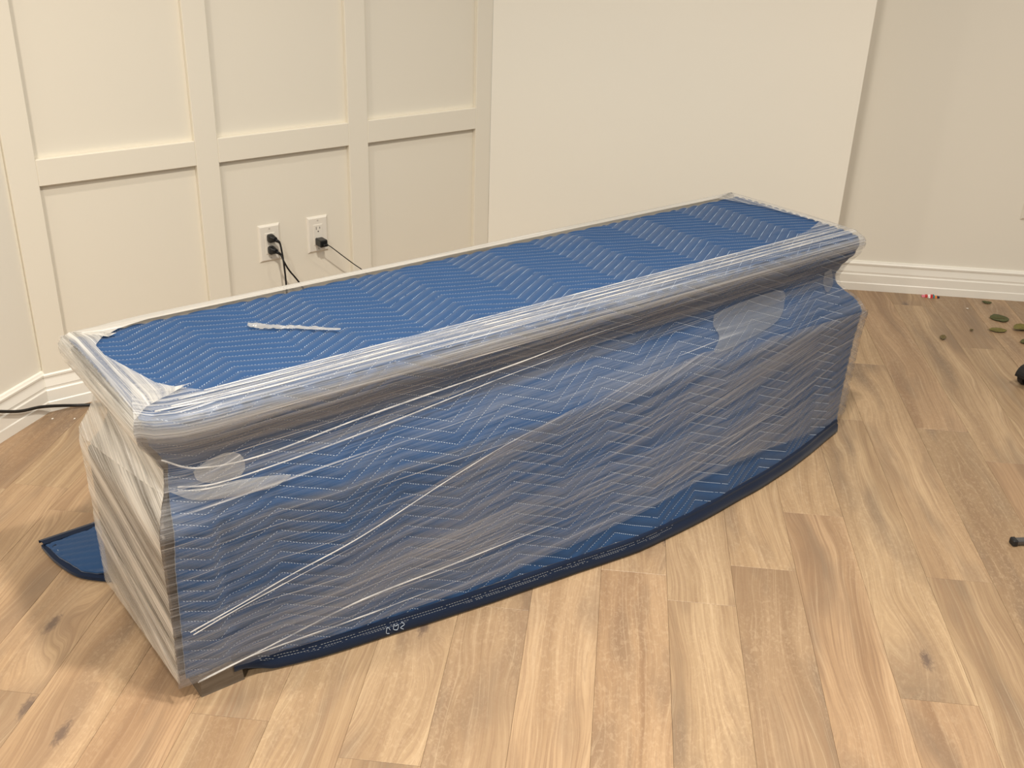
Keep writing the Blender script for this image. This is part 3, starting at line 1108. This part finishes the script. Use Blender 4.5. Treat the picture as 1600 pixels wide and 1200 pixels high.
def outlet(base, az, label, w=0.074, h=0.120):
    e = empty('wall_outlet', base, az)
    tag(e, label, 'outlet', 'outlets on the walls')
    # bevelled cover plate, local -y faces the room
    bm = bmesh.new()
    a = [bm.verts.new((sx * w / 2, 0, sz * h / 2)) for sx, sz in ((-1, -1), (1, -1), (1, 1), (-1, 1))]
    b = [bm.verts.new((sx * w / 2, -0.002, sz * h / 2)) for sx, sz in ((-1, -1), (1, -1), (1, 1), (-1, 1))]
    c = [bm.verts.new((sx * (w / 2 - 0.006), -0.007, sz * (h / 2 - 0.006))) for sx, sz in ((-1, -1), (1, -1), (1, 1), (-1, 1))]
    for q, r in ((a, b), (b, c)):
        for i in range(4):
            bm.faces.new((q[i], q[(i + 1) % 4], r[(i + 1) % 4], r[i]))
    bm.faces.new(c)
    bm.faces.new(a[::-1])
    bm_obj('cover_plate', bm, M_PLATE, e)
    rc = box_obj('receptacle', (-0.0165, 0.0165, -0.0085, -0.004, -0.034, 0.034), M_PLATE, e, bevel=0.001)
    for zc in (0.018, -0.018):
        box_obj('slot', (-0.0075, -0.0055, -0.0088, -0.006, zc + 0.0, zc + 0.009), M_SLOT, rc)
        box_obj('slot', (0.0050, 0.0070, -0.0088, -0.006, zc + 0.001, zc + 0.008), M_SLOT, rc)
        bm = bmesh.new()
        bmesh.ops.create_cone(bm, cap_ends=True, segments=10, radius1=0.0024, radius2=0.0024, depth=0.0028,
                              matrix=Matrix.Translation((0, -0.0074, zc - 0.007)) @ Matrix.Rotation(PI / 2, 4, 'X'))
        bm_obj('slot', bm, M_SLOT, rc)
    for zc in (0.048, -0.048):
        bm = bmesh.new()
        bmesh.ops.create_cone(bm, cap_ends=True, segments=12, radius1=0.0030, radius2=0.0024, depth=0.0016,
                              matrix=Matrix.Translation((0, -0.0074, zc)) @ Matrix.Rotation(PI / 2, 4, 'X'))
        s_ = bm_obj('screw', bm, simple_screw, e)
    return e
simple_screw = simple('painted_screw', (0.55, 0.52, 0.46), 0.4)

O1 = wall_pt(0.7195, 0.0, 0.379)
O2 = wall_pt(0.8880, 0.0, 0.379)
outlet(O1, AZ_W, 'white wall outlet with two black plugs in its sockets')
outlet(O2, AZ_W, 'white wall outlet with free upper socket above a black charger')

def plug(s, z, cord_pts, label, flip=0):
    e = empty('power_cord', wall_pt(s, 0.0, z), AZ_W)
    tag(e, label, 'power cord', 'black cords plugged into the wall')
    bm = bmesh.new()
    # moulded body: wide at the wall, narrowing to the cord at its right
    prof = [(-0.0090, 0.011, 0.013, 0.0), (-0.0200, 0.011, 0.013, 0.0), (-0.0240, 0.0100, 0.011, 0.001), (-0.030, 0.0085, 0.008, 0.004), (-0.0335, 0.0060, 0.006, 0.007)]
    rings = []
    for y, hw, hh, sx in prof:
        rings.append([bm.verts.new((sx + hw * math.copysign(abs(math.cos(a)) ** 0.5, math.cos(a)), y, hh * math.copysign(abs(math.sin(a)) ** 0.5, math.sin(a)))) for a in [2 * PI * (k + 0.5) / 16 for k in range(16)]])
    for q, r in zip(rings[:-1], rings[1:]):
        for i in range(16):
            bm.faces.new((q[i], q[(i + 1) % 16], r[(i + 1) % 16], r[i]))
    bm.faces.new(rings[0][::-1])
    bm.faces.new(rings[-1])
    bm_obj('plug_body', bm, M_BLACK, e)
    # strain relief collar
    v, f = tube_data(spline([(0.004, -0.026, -0.002), (0.013, -0.031, -0.006), (0.020, -0.033, -0.012)], 6), [0.0062 - 0.0022 * i / 12 for i in range(13)], 10)
    mesh_obj('strain_relief', v, f, M_BLACK, e, smooth=True)
    pts = [(0.010, -0.030, -0.005), (0.020, -0.033, -0.012)] + [(a - s, -b, c - z) for a, b, c in cord_pts]
    tube_obj('cord', pts, 0.0029, M_CABLE, e, seg=8, n=10)
    return e
plug(0.7195, 0.397, [(0.743, .040, .345), (0.747, .040, .296), (0.749, .040, .236), (0.745, .045, .15), (0.72, .05, .06), (0.66, .07, .004), (0.5, .10, .004)], 'black power cord in the upper socket of the outlet')
plug(0.7195, 0.358, [(0.745, .046, .322), (0.760, .047, .292), (0.797, .047, .236), (0.85, .05, .13), (0.90, .06, .04), (0.95, .08, .004), (1.06, .12, .004)], 'black power cord in the lower socket below another plug')

ch = empty('usb_charger', wall_pt(0.8880, 0.0, 0.357), AZ_W)
tag(ch, 'small black charger block with a thin cable plugged into the outlet', 'charger')
box_obj('charger_body', (-0.013, 0.013, -0.046, -0.009, -0.011, 0.013), simple('charger_black', (0.012, 0.012, 0.011), 0.35), ch, bevel=0.003, seg=2, smooth=False)
box_obj('usb_plug', (-0.006, 0.010, -0.056, -0.044, -0.006, 0.002), M_BLACK, ch, bevel=0.0015)
s0, z0 = 0.888, 0.357
tube_obj('cable', [(0.004, -0.052, -0.002), (0.014, -0.058, -0.006)] + [(a - s0, -b, c - z0) for a, b, c in
         [(0.945, .058, .312), (0.985, .056, .276), (1.031, .053, .236), (1.08, .05, .18), (1.12, .05, .08), (1.16, .07, .004), (1.26, .09, .003)]], 0.0016, M_CABLE, ch, seg=8)

# cord in the left corner, arching off the floor past the baseboard
co = tube_obj('extension_cord', [(-1.46, 2.34, .185), (-1.409, 2.428, .139), (-1.385, 2.507, .097), (-1.364, 2.572, .065), (-1.339, 2.640, .044), (-1.305, 2.690, .024), (-1.27, 2.722, .010), (-1.20, 2.745, .006), (-1.08, 2.78, .0045), (-0.85, 2.83, .0045)], 0.0047, M_CABLE, None, seg=10)
tag(co, 'black cord running along the white baseboard into the panelled corner', 'power cord')

# outlet on the far right wall, only its edge is in the frame
o3 = Vector((RW.x, RW.y, 0)) + EM * 0.0
def right_wall_pt(t, d, z):
    p = RW + EM * t - NM * d
    return Vector((p.x, p.y, z))
outlet(right_wall_pt(0.642, 0.0, 0.385), AZ_M, 'white wall outlet low on the plain wall above the leaves')

# ------------------------------------------------------------------ litter on the floor
def leaf_mat(name, c1, c2):
    t = NT(name)
    tc = t.n('ShaderNodeTexCoord')
    t.set(color=t.mix(t.noise(tc.outputs['Object'], 160, 3), c1, c2), rough=0.6)
    return t.m
LM = [leaf_mat('dry_green_leaf', (0.035, 0.045, 0.012), (0.09, 0.095, 0.02)), leaf_mat('olive_leaf', (0.10, 0.09, 0.02), (0.22, 0.19, 0.04)), leaf_mat('brown_leaf', (0.09, 0.065, 0.025), (0.18, 0.14, 0.05))]
def leaf(x, y, L, Wd, az, mat, label, curl=0.25, seed=0):
    vv, ff = [], []
    N, K = 12, 6
    for i in range(N + 1):
        t = i / N
        w = Wd / 2 * math.sin(PI * (0.04 + 0.93 * t)) ** 0.75 * (1 + 0.15 * noise.noise(Vector((t * 6, seed, 0))))
        for k in range(K + 1):
            a = k / K * 2 - 1
            z = 0.0015 + curl * abs(a) * w * 0.7 + 0.12 * L * (2 * t - 1) ** 2 * curl + 0.003 * abs(noise.noise(Vector((t * 5, a * 2, seed))))
            vv.append((L * (t - 0.5), a * w, z))
    for i in range(N):
        for k in range(K):
            ff.append((i * (K + 1) + k, i * (K + 1) + k + 1, (i + 1) * (K + 1) + k + 1, (i + 1) * (K + 1) + k))
    e = empty('fallen_leaf', (x, y, 0), az)
    tag(e, label, 'leaf', 'dry leaves by the baseboard')
    b = mesh_obj('leaf_blade', vv, ff, mat, e, smooth=True)
    sm = b.modifiers.new('thickness', 'SOLIDIFY')
    sm.thickness = 0.0008
    zt = 0.003 + 0.12 * L * curl
    v, f = tube_data(spline([(-L * 0.62, 0, 0.004), (-L * 0.5, 0, zt), (-L * 0.2, 0, 0.004), (L * 0.3, 0, 0.004)], 5), 0.0008, 5)
    mesh_obj('leaf_stem', v, f, LM[2], e, smooth=True)
    return e
leaf(1.829, 3.700, 0.068, 0.074, 0.05, LM[0], 'largest dark green rounded leaf lying flat on the floor', 0.10, 1)
leaf(1.775, 3.580, 0.064, 0.042, 0.02, LM[1], 'narrow yellow-olive leaf below the rounded dark leaf', 0.2, 2)
leaf(1.845, 3.865, 0.026, 0.036, 1.2, LM[0], 'small green leaf scrap lying close against the white baseboard', 0.2, 3)
leaf(1.541, 3.490, 0.042, 0.022, 1.15, LM[2], 'lone curled brown leaf apart from the others', 0.6, 4)
leaf(1.872, 3.605, 0.075, 0.050, 0.5, LM[1], 'ragged olive leaf at the top of the overlapping pair', 0.5, 5)
leaf(1.905, 3.560, 0.060, 0.050, -0.3, LM[0], 'crumpled dark leaf under the ragged olive leaf', 0.4, 6)
leaf(1.845, 3.475, 0.064, 0.050, 0.10, LM[0], 'dark green leaf closest to the black caster wheel', 0.2, 7)
leaf(1.675, 3.572, 0.018, 0.012, 0.8, LM[2], 'tiny brown leaf crumb between the leaves and the cabinet', 0.6, 8)

# colourful sweet wrapper against the baseboard
wr = empty('candy_wrapper', (1.638, 3.905, 0), R(-8))
tag(wr, 'small crumpled red, white and blue candy wrapper against the baseboard', 'wrapper')
wcols = [('wrapper_pink', (0.75, 0.25, 0.32)), ('wrapper_white', (0.85, 0.80, 0.78)), ('wrapper_red', (0.55, 0.03, 0.03)), ('wrapper_orange', (0.80, 0.24, 0.04)), ('wrapper_teal', (0.02, 0.22, 0.24)), ('wrapper_black', (0.02, 0.02, 0.04))]
segs = [(-0.034, -0.022, 0), (-0.022, -0.012, 2), (-0.012, -0.002, 1), (-0.002, 0.008, 2), (0.008, 0.015, 4), (0.015, 0.024, 3), (0.024, 0.034, 5)]
for a, b, ci in segs:
    vv, ff = [], []
    for i in range(4):
        x = a + (b - a) * i / 3
        for k in range(7):
            an = PI * k / 6
            r = 0.011 * (1 - 0.5 * abs(x) / 0.034) * (1 + 0.5 * noise.noise(Vector((x * 150, k * 0.9, 3))))
            vv.append((x, -math.cos(an) * r, 0.0004 + math.sin(an) * r * 1.1))
    for i in range(3):
        for k in range(6):
            ff.append((i * 7 + k, i * 7 + k + 1, i * 7 + 8 + k, i * 7 + 7 + k))
    mesh_obj('foil_fold', vv, ff, simple(wcols[ci][0], wcols[ci][1], 0.35), wr)

# little white crumbs
M_CRUMB = simple('white_crumb', (0.75, 0.70, 0.62), 0.6)
def crumb(x, y, r, label):
    bm = bmesh.new()
    bmesh.ops.create_icosphere(bm, subdivisions=1, radius=r)
    for v in bm.verts:
        v.co *= 1 + 0.35 * noise.noise(v.co * 400 + Vector((x, y, 0)) * 50)
        v.co.z = v.co.z * 0.6 + r * 0.6
    o = bm_obj('crumb', bm, M_CRUMB)
    o.location = (x, y, 0)
    tag(o, label, 'crumb', 'white crumbs on the floor')
crumb(1.741, 3.791, 0.0045, 'white crumb between the candy wrapper and the leaves')
crumb(-1.255, 2.655, 0.0034, 'white paint crumb on the floor between black cord and cabinet')
crumb(-1.316, 2.650, 0.0034, 'white paint crumb close to the baseboard under the black cord')

# ------------------------------------------------------------------ things entering at the right edge
M_GREY = simple('grey_metal', (0.16, 0.16, 0.17), 0.35, metal=0.8)
M_RUBBER = simple('black_rubber', (0.012, 0.012, 0.013), 0.55)
cs_ = empty('caster_wheel', (1.684, 3.118, 0), R(30))
tag(cs_, 'black twin caster wheel with grey hub on the floor by the leaves', 'caster')
for sy in (-0.013, 0.013):
    bm = bmesh.new()
    pr_ = [(0.012, -0.010), (0.026, -0.010), (0.029, -0.007), (0.030, 0.0), (0.029, 0.007), (0.026, 0.010), (0.012, 0.010)]
    rings = []
    for r_, y_ in pr_:
        rings.append([bm.verts.new((r_ * math.cos(2 * PI * k / 24), sy + y_, 0.030 + r_ * math.sin(2 * PI * k / 24))) for k in range(24)])
    for q, r in zip(rings[:-1], rings[1:]):
        for i in range(24):
            bm.faces.new((q[i], q[(i + 1) % 24], r[(i + 1) % 24], r[i]))
    bm.faces.new(rings[0][::-1])
    bm.faces.new(rings[-1])
    w_ = bm_obj('wheel', bm, M_RUBBER, cs_, smooth=False)
    bm = bmesh.new()
    bmesh.ops.create_cone(bm, cap_ends=True, segments=20, radius1=0.013, radius2=0.011, depth=0.024, matrix=Matrix.Translation((0, sy, 0.030)) @ Matrix.Rotation(PI / 2, 4, 'X'))
    bm_obj('hub', bm, M_GREY, w_)
vv, ff = [], []
for k in range(13):
    an = PI * (0.02 + 0.96 * k / 12)
    for y_ in (-0.026, 0.026):
        for r_ in (0.033, 0.037):
            vv.append((r_ * math.cos(an), y_, 0.030 + r_ * math.sin(an)))
for k in range(12):
    a = k * 4
    for i, j in ((0, 1), (1, 3), (3, 2), (2, 0)):
        ff.append((a + i, a + j, a + 4 + j, a + 4 + i))
ff += [(0, 2, 3, 1), (48, 49, 51, 50)]
mesh_obj('hood', vv, ff, M_BLACK, cs_)
bm = bmesh.new()
bmesh.ops.create_cone(bm, cap_ends=True, segments=16, radius1=0.006, radius2=0.006, depth=0.05, matrix=Matrix.Translation((0, 0, 0.088)))
bm_obj('caster_stem', bm, M_GREY, cs_)

br = empty('metal_leg', (1.248, 2.185, 0), R(6))
tag(br, 'thin dark grey metal leg lying out over the wood floor', 'metal leg')
box_obj('leg_bar', (0.004, 0.50, -0.009, 0.009, 0.004, 0.016), M_GREY, br, bevel=0.002)
box_obj('end_cap', (0.0, 0.014, -0.011, 0.011, 0.0, 0.018), M_RUBBER, br, bevel=0.003)
